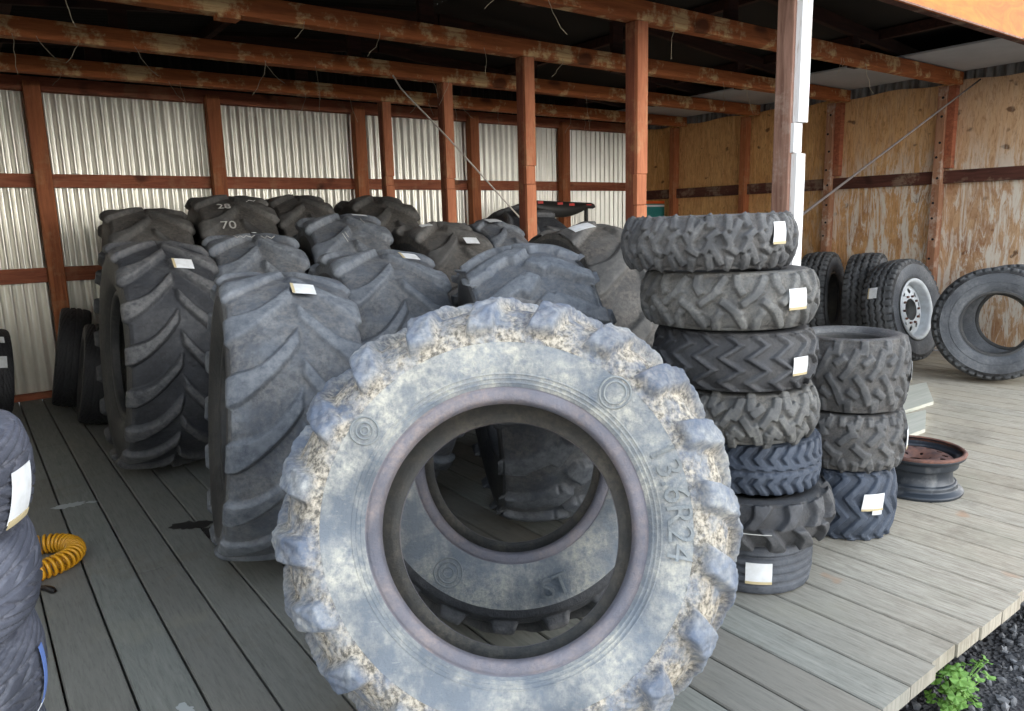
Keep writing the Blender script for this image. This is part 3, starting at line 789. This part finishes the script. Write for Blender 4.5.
# striped board in the far corner
o = empty('striped_board', (6.89, 6.3, 0)); tag(o, 'teal board with white and red stripes standing in the far right corner', 'board')
for nm, z0, z1, mt in (('teal_panel', 0, 1.395, 'teal'), ('white_stripe', 1.397, 1.42, 'white'), ('dark_stripe', 1.422, 1.432, 'teal'), ('red_stripe', 1.434, 1.465, 'verm')):
    box_obj(nm, (-.16, -.02, z0), (.16, .02, z1), M[mt], o, .002)
# ------------------------------------------------------------------ tallest quad tyre stack
K1 = [(.50, .22, .034, .011, .55), (.13, .0, .026, .010, -.5), (.85, .05, .026, .012, .15), (.93, .55, .022, .012, -.2), (.32, .62, .022, .010, 1.0)]
K2 = [(.22, .1, .040, .011, .95), (.62, .3, .038, .012, .6), (.9, .75, .022, .013, .0), (.55, .8, .02, .011, -.6)]
K3 = [(.25, .05, .030, .013, .8), (.62, .28, .030, .013, -.35), (.92, .5, .026, .014, .4), (.95, .95, .02, .012, 0)]
K4 = [(.18, .1, .034, .012, .6), (.60, .35, .036, .014, .4), (.92, .7, .028, .015, .1), (.52, .85, .024, .013, .9)]
ATV = dict(tread=M['atv'], side=M['atv'], bead=M['s_dark'], liner=M['liner'])
ATVD = ATV | dict(tread=M['atv_dark'], side=M['atv_dark']); ATVL = ATV | dict(tread=M['atv_light'], side=M['atv_light'])
NAV = ATV | dict(tread=M['navy'], side=M['navy']); RIB = ATV | dict(tread=M['rib'], side=M['rib'])
grp = 'quad tyres in the tallest stack'
spec = [  # label, x, y, z0, z1, R, pattern, lug, mats, tilt
 ('ribbed black tyre with paper tags at the bottom of the tallest stack', 2.14, 1.485, 0, .19, .205, pat_rib((-.62, -.2, .2, .62), .09), .010, RIB, (0, 0)),
 ('black farm tyre with deep V lugs sticking out low in the tallest stack', 2.15, 1.50, .185, .345, .28, pat_ag(15, .020, .5, 1.2, .005), .026, ATVD, (.02, -.01)),
 ('navy-black tyre with straight cut blocks, third from the floor in the tallest stack', 2.16, 1.51, .345, .53, .23, pat_block(30), .010, NAV, (.01, .0)),
 ('scuffed grey knobbly quad tyre in the middle of the tallest stack, no tag', 2.10, 1.525, .53, .705, .262, pat_knobs(13, K4), .014, ATVL, (0, 0)),
 ('dark zigzag-lugged quad tyre with tag, third from top of the tallest stack', 2.075, 1.535, .705, .905, .272, pat_zig(20, .030, 2.0, .013), .013, ATVD, (.0, .01)),
 ('grey-brown quad tyre with a tag, second from the top of the tallest stack', 2.05, 1.545, .905, 1.095, .288, pat_knobs(14, K2), .013, ATVL, (0, 0)),
 ('knobbly dark grey quad tyre crowning the tallest stack, torn tag on its right', 1.985, 1.58, 1.092, 1.268, .281, pat_knobs(15, K1), .014, ATV, (-.01, -.005))]
st1 = []
for i, (lb, x, y, z0, z1, R, p, lug, mt, tl) in enumerate(spec):
    o = lay(lb, x, y, z0, tl, rnd.uniform(-.05, .05), grp); W = z1 - z0 - .010
    st1.append(Tyre(o, R, W, R * (.62 if i in (0, 2) else .50), p, lug, mt, 400, 46, 0, W / 2, tread=.80, crown=.018 if i not in (0, 2) else .006, seed=30 + i, shoulder=.78))
A_ = .62
st1[6].tagp(.32, A_ + .83, .055, .055, .05); st1[5].tagp(.1, A_ + .86, .055, .075); st1[4].tagp(-.1, A_ + .86, .05, .065)
st1[0].tagp(-.05, A_ + .12, .068, .085); st1[0].patch('torn_label', -.72, -.42, A_ - .62, A_ - .28, .013, M['paper'])
squiggle(st1[1], [(-.1, a) for a in np.linspace(-.2, .9, 12)], .027, .003, 'twine')
# ------------------------------------------------------------------ low quad tyre stack
grp = 'quad tyres in the low stack'
spec = [('black zigzag-lugged quad tyre with a tag at the bottom of the low stack', 2.765, 1.49, 0, .285, .195, pat_zig(17, .030, 1.6, .016), .012, NAV),
 ('knobbly grey quad tyre in the middle of the low stack, tag edge on its right', 2.77, 1.505, .283, .51, .225, pat_knobs(13, K3), .012, ATV),
 ('worn quad tyre with an open top at the top of the low stack', 2.775, 1.51, .508, .80, .226, pat_knobs(14, K4), .011, ATV)]
st2 = []
for i, (lb, x, y, z0, z1, R, p, lug, mt) in enumerate(spec):
    o = lay(lb, x, y, z0, (0, 0), 0, grp); W = z1 - z0 - .008
    st2.append(Tyre(o, R, W, R * .55, p, lug, mt, 360, 50, 0, W / 2, tread=.84, crown=.014, seed=40 + i, shoulder=.8))
st2[0].tagp(.25, A_ + .42, .06, .085, .1); st2[0].patch('torn_label', -.18, .0, A_ + .42, A_ + .62, .016, M['paper'])
st2[1].tagp(.0, A_ + 1.38, .07, .08); st2[2].tagp(.0, A_ + 1.5, .07, .07)
# ------------------------------------------------------------------ car tyre stack, left foreground
CAR = dict(tread=M['car'], side=M['car'], bead=M['s_dark'], liner=M['liner'])
cl = ['car tyre at the bottom of the left foreground stack', 'car tyre second from the floor in the left foreground stack', 'car tyre in the middle of the left foreground stack, with a blue ribbon tag',
      'car tyre second from the top of the left foreground stack', 'car tyre crowning the left foreground stack, torn white tag on its tread']
cs = []
for i in range(5):
    o = lay(cl[i], -.222 - .013 * (4 - i), 1.64 - .008 * (4 - i), .184 * i, (0, 0), rnd.uniform(0, 6), 'car tyres in the left foreground stack', 'car_tyre')
    cs.append(Tyre(o, .29, .178, .19, pat_car(), .006, CAR, 420, 60, 0, .095, tread=.80, crown=.012, seed=50 + i, shoulder=.76))
def facing(ty, world_ang):   # ring angle that points along a world heading (radians from -X towards -Y)
    e = ty.root.matrix_basis.to_euler(); 
    return world_ang
for t_, z_ in ((cs[4], 1), (cs[2], 0)):
    m = t_.root.matrix_basis.copy(); m3 = Matrix.Translation(m.translation) @ Matrix.Rotation(-PI / 2, 4, 'Y'); t_.root.matrix_basis = m3
cs[4].tagp(-.35, 2.66, .085, .075, .05)
cs[2].patch('ribbon_tag', -1.0, .55, 2.80, 2.86, .012, M['bluetag']); cs[2].patch('ribbon_tag_end', -1.2, -.95, 2.79, 2.86, .012, M['paper'])
# ------------------------------------------------------------------ small tyres at the back left
def small(label, x, y, R, W, axis, name='car_tyre', pat=None, mats=None, seed=60, rim=.6, lug=.007, nth=260, nt=36):
    axis = Vector(axis).normalized()
    o = stand(label, resting(x, y, axis, R, W), axis, R, None, 'tyre', name)
    return Tyre(o, R, W, R * rim, pat or pat_car(), lug, mats or dict(tread=M['plain'], side=M['plain'], bead=M['plain'], liner=M['liner']), nth, nt, R, seed=seed, tread=.82, crown=.01)
b1 = small('black car tyre with tags against the corrugated wall at the far left edge', .09, 6.20, .31, .20, (1, .05, -.10)); b1.tagp(.3, .62, .06, .06, tape=False); b1.tagp(.4, 1.2, .05, .08, tape=False)
b2 = small('black tyre leaning on the leftmost wall post behind the tag-marked small one', .57, 6.16, .36, .20, (1, -.1, -.20), seed=61)
b3 = small('small black tyre with a white tag beside the tall black tractor tyre', .64, 5.46, .33, .20, (1, -.08, -.18), seed=62); b3.tagp(.45, .95, .05, .10, tape=False)
# ------------------------------------------------------------------ truck tyres along the plywood wall
TRK = dict(tread=M['truck'], side=M['truckside'], bead=M['s_dark'], liner=M['liner'])
tl_ = [('truck tyre farthest along the plywood wall, half hidden behind the quad tyre stack', 6.48, 4.28), ('truck tyre second from the far end of the row along the plywood wall', 6.52, 3.84), ('truck tyre leaning between the hidden ones and the wheel with a silver rim', 6.50, 3.38)]
for i, (lb, x, y) in enumerate(tl_):
    tt = small(lb, x, y, .45, .27, (.30, -1, .06), 'truck_tyre', pat_truck(46), TRK, 70 + i, .52, .010, 360, 44)
tw = small('truck tyre on a silver steel wheel leaning beside the two stacked-up truck tyres', 6.27, 2.96, .43, .26, (-.03, -1, .18), 'truck_tyre', pat_truck(44), TRK, 74, .56, .012, 480, 56)
tw.tagp(-.15, 1.15, .07, .09)
# wheel disc
def disc(name, prof, holes, mat, parent, nth=200, cz=0., sg=1):
    prof = np.array(prof); th = np.linspace(0, 2 * PI, nth, endpoint=False); k = len(prof)
    A = th[:, None]; X = np.broadcast_to(prof[None, :, 0], (nth, k)); Rr = np.broadcast_to(prof[None, :, 1], (nth, k))
    V = np.stack([X, -Rr * np.sin(A), Rr * np.cos(A) + cz], -1).reshape(-1, 3)
    F = []
    for i in range(nth):
        for j in range(k - 1):
            a = [(i * k + j), (i * k + j + 1), ((i + 1) % nth) * k + j + 1, ((i + 1) % nth) * k + j]
            c = V[a].mean(0)
            if any(math.hypot(c[1] - hy, c[2] - cz - hz) < hr for hy, hz, hr in holes): continue
            F.append(a)
    o = from_np(name, V, F, mat, parent)
    so = o.modifiers.new('thickness', 'SOLIDIFY'); so.thickness = .006
    return o
rr_ = .43 * .56
hl = [(.155 * math.cos(a), .155 * math.sin(a), .022) for a in np.arange(10) * PI / 5 + .2]
rim = disc('wheel_rim', [(.115, rr_ + .012), (.12, rr_ - .002), (.10, rr_ - .015), (.03, rr_ - .02), (-.09, rr_ - .03)], [], M['silver'], tw.root, cz=.43)
pr = [(.03, rr_ - .02)] + [(.035 + .03 * math.sin(q * PI / 2), (rr_ - .022) - q * (rr_ - .022 - .09)) for q in np.linspace(0, 1, 26)]
dsk = disc('wheel_disc', pr, hl, M['silver'], tw.root, 300, cz=.43)
for a in np.arange(10) * PI / 5:
    bm = bmesh.new(); bmesh.ops.create_cone(bm, cap_ends=True, segments=6, radius1=.011, radius2=.010, depth=.02, matrix=Matrix.Translation((.075, .112 * math.cos(a), .43 + .112 * math.sin(a))) @ Matrix.Rotation(PI / 2, 4, 'Y'))
    from_bm('wheel_stud', bm, M['rust'], dsk)
fa = Vector((-.90, -.42, .14)).normalized()
tf = small('worn truck tyre facing out at the right end of the row', 6.05, 2.18, .415, .25, fa, 'truck_tyre', pat_truck(44), TRK, 75, .52, .010, 360, 44)
for r_ in (.36, .30, .24):
    tt = np.linspace(0, 2 * PI, 121); P = tf.on_side(np.full(121, r_), tt, .0, 1); V, F = tube_np(P, .003, 6); from_np('sidewall_rib', V, F, M['truckside'], tf.root)
tf2 = small('truck tyre propped between the outward-facing one and the plywood wall', 6.39, 2.20, .415, .25, (-.90, -.42, .15), 'truck_tyre', pat_truck(44), TRK, 76, .52, .010, 360, 44)
# ------------------------------------------------------------------ steel rim lying on the deck
o = empty('steel_rim', (3.40, 1.50, 0)); tag(o, 'rusty black steel rim lying on the deck beside the low tyre stack', 'wheel rim')
Rr0 = .188; hh = .185
prof = [(0, Rr0), (.012, Rr0 + .006), (.02, Rr0 - .004), (.03, Rr0 - .018), (.05, Rr0 - .022), (.055, Rr0 - .034), (.09, Rr0 - .042), (.12, Rr0 - .036), (.126, Rr0 - .022), (.155, Rr0 - .018), (.163, Rr0 - .003), (.175, Rr0 + .007), (.185, Rr0 + .002)]
pp = spline(prof, 60)
def lathe_z(name, prof, holes, mat, parent, nth=160, thick=.004):
    th = np.linspace(0, 2 * PI, nth, endpoint=False); k = len(prof); A = th[:, None]
    prof = np.array(prof); V = np.stack([prof[None, :, 1] * np.cos(A), prof[None, :, 1] * np.sin(A), np.broadcast_to(prof[None, :, 0], (nth, k))], -1).reshape(-1, 3); F = []
    for i in range(nth):
        for j in range(k - 1):
            a = [i * k + j, i * k + j + 1, ((i + 1) % nth) * k + j + 1, ((i + 1) % nth) * k + j]; c = V[a].mean(0)
            if any(math.hypot(c[0] - hx, c[1] - hy) < hr for hx, hy, hr in holes): continue
            F.append(a)
    ob = from_np(name, V, F, mat, parent); so = ob.modifiers.new('thickness', 'SOLIDIFY'); so.thickness = thick; return ob
lathe_z('rim_barrel', pp, [], M['rimblack'], o)
lathe_z('rim_lip', [(.172, Rr0 + .004), (.186, Rr0 + .010), (.190, Rr0 + .004), (.186, Rr0 - .004)], [], M['rust'], o)
hl = [(.115 * math.cos(a), .115 * math.sin(a), .014) for a in np.arange(12) * PI / 6] + [(.055 * math.cos(a), .055 * math.sin(a), .007) for a in np.arange(5) * 2 * PI / 5]
dp = [(.128, .150)] + [(.150 - .02 * q + .018 * math.sin(q * PI), .146 - q * .114) for q in np.linspace(0, 1, 40)]
lathe_z('rim_disc', dp, hl, M['rust'], o, 240)
# ------------------------------------------------------------------ loose planks
def plank(label, pts, zt):
    bm = bmesh.new(); b_ = [bm.verts.new((p[0], p[1], .001)) for p in pts]; t_ = [bm.verts.new((p[0], p[1], zt)) for p in pts]
    bm.faces.new(b_[::-1]); bm.faces.new(t_)
    for i in range(4): bm.faces.new((b_[i], b_[(i + 1) % 4], t_[(i + 1) % 4], t_[i]))
    bmesh.ops.recalc_face_normals(bm, faces=bm.faces)
    tag(from_bm('loose_plank', bm, M['plank'], None, loc=(pts[0][0], pts[0][1], 0)), label, 'plank', 'loose planks on the deck')
plank('pale loose board on the deck behind the steel rim, nearer the wall', [(4.55, 2.14), (5.02, 2.13), (5.56, 2.42), (5.02, 2.50)], .022)
plank('greenish loose board on the deck just behind the steel rim', [(3.75, 1.88), (4.33, 1.87), (4.76, 2.06), (4.2, 2.16)], .022)
# ------------------------------------------------------------------ yellow coiled air hose
o = empty('coiled_air_hose', (.16, 3.15, 0)); o.location = (0, 0, 0)
tag(o, 'yellow coiled air hose on the deck beside the left foreground stack', 'hose')
path = np.array([(-.10, 3.31), (.0, 3.335), (.10, 3.34), (.17, 3.315), (.215, 3.25), (.215, 3.17), (.17, 3.105), (.10, 3.07), (.02, 3.045), (-.08, 3.03)])
pp = spline(path, 400); arc = np.concatenate([[0], np.cumsum(np.linalg.norm(np.diff(pp, axis=0), axis=1))])
N = 1100; L = np.linspace(0, arc[-1], N); cx_ = np.interp(L, arc, pp[:, 0]); cy_ = np.interp(L, arc, pp[:, 1])
tx_ = np.gradient(cx_); ty_ = np.gradient(cy_); ln = np.hypot(tx_, ty_); nx_, ny_ = -ty_ / ln, tx_ / ln
ph_ = L / .021 * 2 * PI; cr = .033
tube_obj('hose_coil', np.stack([cx_ + nx_ * cr * np.cos(ph_), cy_ + ny_ * cr * np.cos(ph_), .041 + cr * np.sin(ph_)], -1), .0062, M['hose'], o, 6)
tube_obj('hose_fitting', [(.085, 2.985, .012), (.105, 2.96, .012), (.118, 2.93, .012), (.125, 2.915, .012)], [.008, .012, .012, .006], M['black'], o, 8)
# ------------------------------------------------------------------ stains and splashes that lie on the boards
def blot(name, label, x, y, r, mat, seed, asp=1.):
    g = random.Random(seed); bm = bmesh.new(); vs = []
    for k in range(28):
        a = 2 * PI * k / 28; q = r * (1 + .35 * math.sin(2 * a + seed) + .25 * g.uniform(-1, 1))
        vs.append(bm.verts.new((q * math.cos(a), q * asp * math.sin(a), .0016)))
    bm.faces.new(vs)
    ob = from_bm(name, bm, mat, floor); ob.location = (x, y, 0); return ob
blot('oil_stain', '', .665, 3.25, .07, M['stain'], 3, .8); blot('oil_stain', '', .70, 3.12, .028, M['stain'], 5, 1.6)
blot('paint_splash', '', .265, 3.88, .05, M['splash'], 8, .9); blot('paint_splash', '', .36, 3.86, .02, M['splash'], 9); blot('paint_splash', '', .33, 1.95, .022, M['splash'], 4); blot('paint_splash', '', .42, 1.70, .03, M['splash'], 12)
# ------------------------------------------------------------------ weed
o = empty('weed_plant', (2.16, .795, -.21)); tag(o, 'small green weed growing out of the gravel beside the deck edge', 'plant')
rs = np.random.RandomState(11); LV = []; LF = []; SV = []; SF = []; lb = 0; sb = 0
for i in range(58):
    a = rs.uniform(0, 2 * PI); rad = rs.uniform(.0, .085) ; z = rs.uniform(.06, .17) - rad * .3
    if i > 50: a = rs.uniform(-.5, .4); rad = rs.uniform(.09, .13); z = rs.uniform(.10, .16)
    if i < 3: continue
    c = np.array([rad * math.cos(a), rad * math.sin(a) * .75, max(.02, z)])
    v, f = tube_np([(0, 0, -.005), (c[0] * .4, c[1] * .4, c[2] * .7), tuple(c)], .0014, 5); SV.append(v); SF.append(f + sb); sb += len(v)
    s_ = rs.uniform(.014, .026); yaw = a + rs.uniform(-.7, .7); ti = rs.uniform(.1, .9)
    pts = [(0, 0, 0)]
    for k in range(21):
        t_ = -PI * .85 + 2 * PI * .85 * k / 20
        q = s_ * (.72 + .30 * abs(math.cos(2.5 * t_)) ) * (1 if abs(t_) < 2.4 else .8)
        pts.append((q * math.cos(t_), q * math.sin(t_), .12 * s_ * math.cos(5 * t_)))
    P = np.array(pts); Rm = np.array(Matrix.Rotation(yaw, 3, 'Z') @ Matrix.Rotation(ti * .9, 3, 'Y'))
    P = P @ Rm.T + c
    LV.append(P); LF += [(lb, lb + k, lb + k + 1) for k in range(1, 21)]; lb += len(P)
from_np('leaves', np.vstack(LV), np.array(LF), M['leaf'], o, False); from_np('stems', np.vstack(SV), np.vstack(SF), M['leaf'], o)

# ------------------------------------------------------------------ camera
f_px, pitch, roll, yaw = 735.64, .178433, -.0266424, .637463
cy, sy, cp, sp = math.cos(yaw), math.sin(yaw), math.cos(pitch), math.sin(pitch)
fw = Vector((sy * cp, cy * cp, -sp)); r = Vector((cy, -sy, 0)); u = r.cross(fw)
r2 = r * math.cos(roll) + u * math.sin(roll); u2 = -r * math.sin(roll) + u * math.cos(roll)
cam = bpy.data.cameras.new('camera'); cam.sensor_width = 36; cam.lens = 36 * f_px / 1024; cam.clip_start = .05
co = bpy.data.objects.new('camera', cam); m = Matrix((r2, u2, -fw)).transposed().to_4x4(); m.translation = (0, 0, H); co.matrix_world = m
COL.objects.link(co); SC.camera = co
# ------------------------------------------------------------------ light
w = bpy.data.worlds.new('overcast_sky'); SC.world = w; w.use_nodes = True
nt_ = w.node_tree; bg = nt_.nodes['Background']
tc = nt_.nodes.new('ShaderNodeTexCoord'); sp_ = nt_.nodes.new('ShaderNodeSeparateXYZ'); nt_.links.new(tc.outputs['Generated'], sp_.inputs[0])
rp = nt_.nodes.new('ShaderNodeValToRGB'); nt_.links.new(sp_.outputs['Z'], rp.inputs[0])
rp.color_ramp.elements[0].position = .0; rp.color_ramp.elements[0].color = (1.0, .96, .90, 1)
rp.color_ramp.elements[1].position = .55; rp.color_ramp.elements[1].color = (.30, .35, .42, 1)
nt_.links.new(rp.outputs[0], bg.inputs['Color']); bg.inputs['Strength'].default_value = 3.1
sl = bpy.data.lights.new('hazy_sun', 'SUN'); sl.energy = 1.7; sl.angle = math.radians(40); sl.color = (1.0, .97, .92)
so = bpy.data.objects.new('hazy_sun', sl); COL.objects.link(so)
d = Vector((-.34, .90, -.26)).normalized(); so.rotation_euler = d.to_track_quat('-Z', 'Y').to_euler()
SC.view_settings.view_transform = 'Standard'; SC.view_settings.look = 'None'; SC.view_settings.gamma = 1; SC.view_settings.use_curve_mapping = False
SC.view_settings.exposure = .57
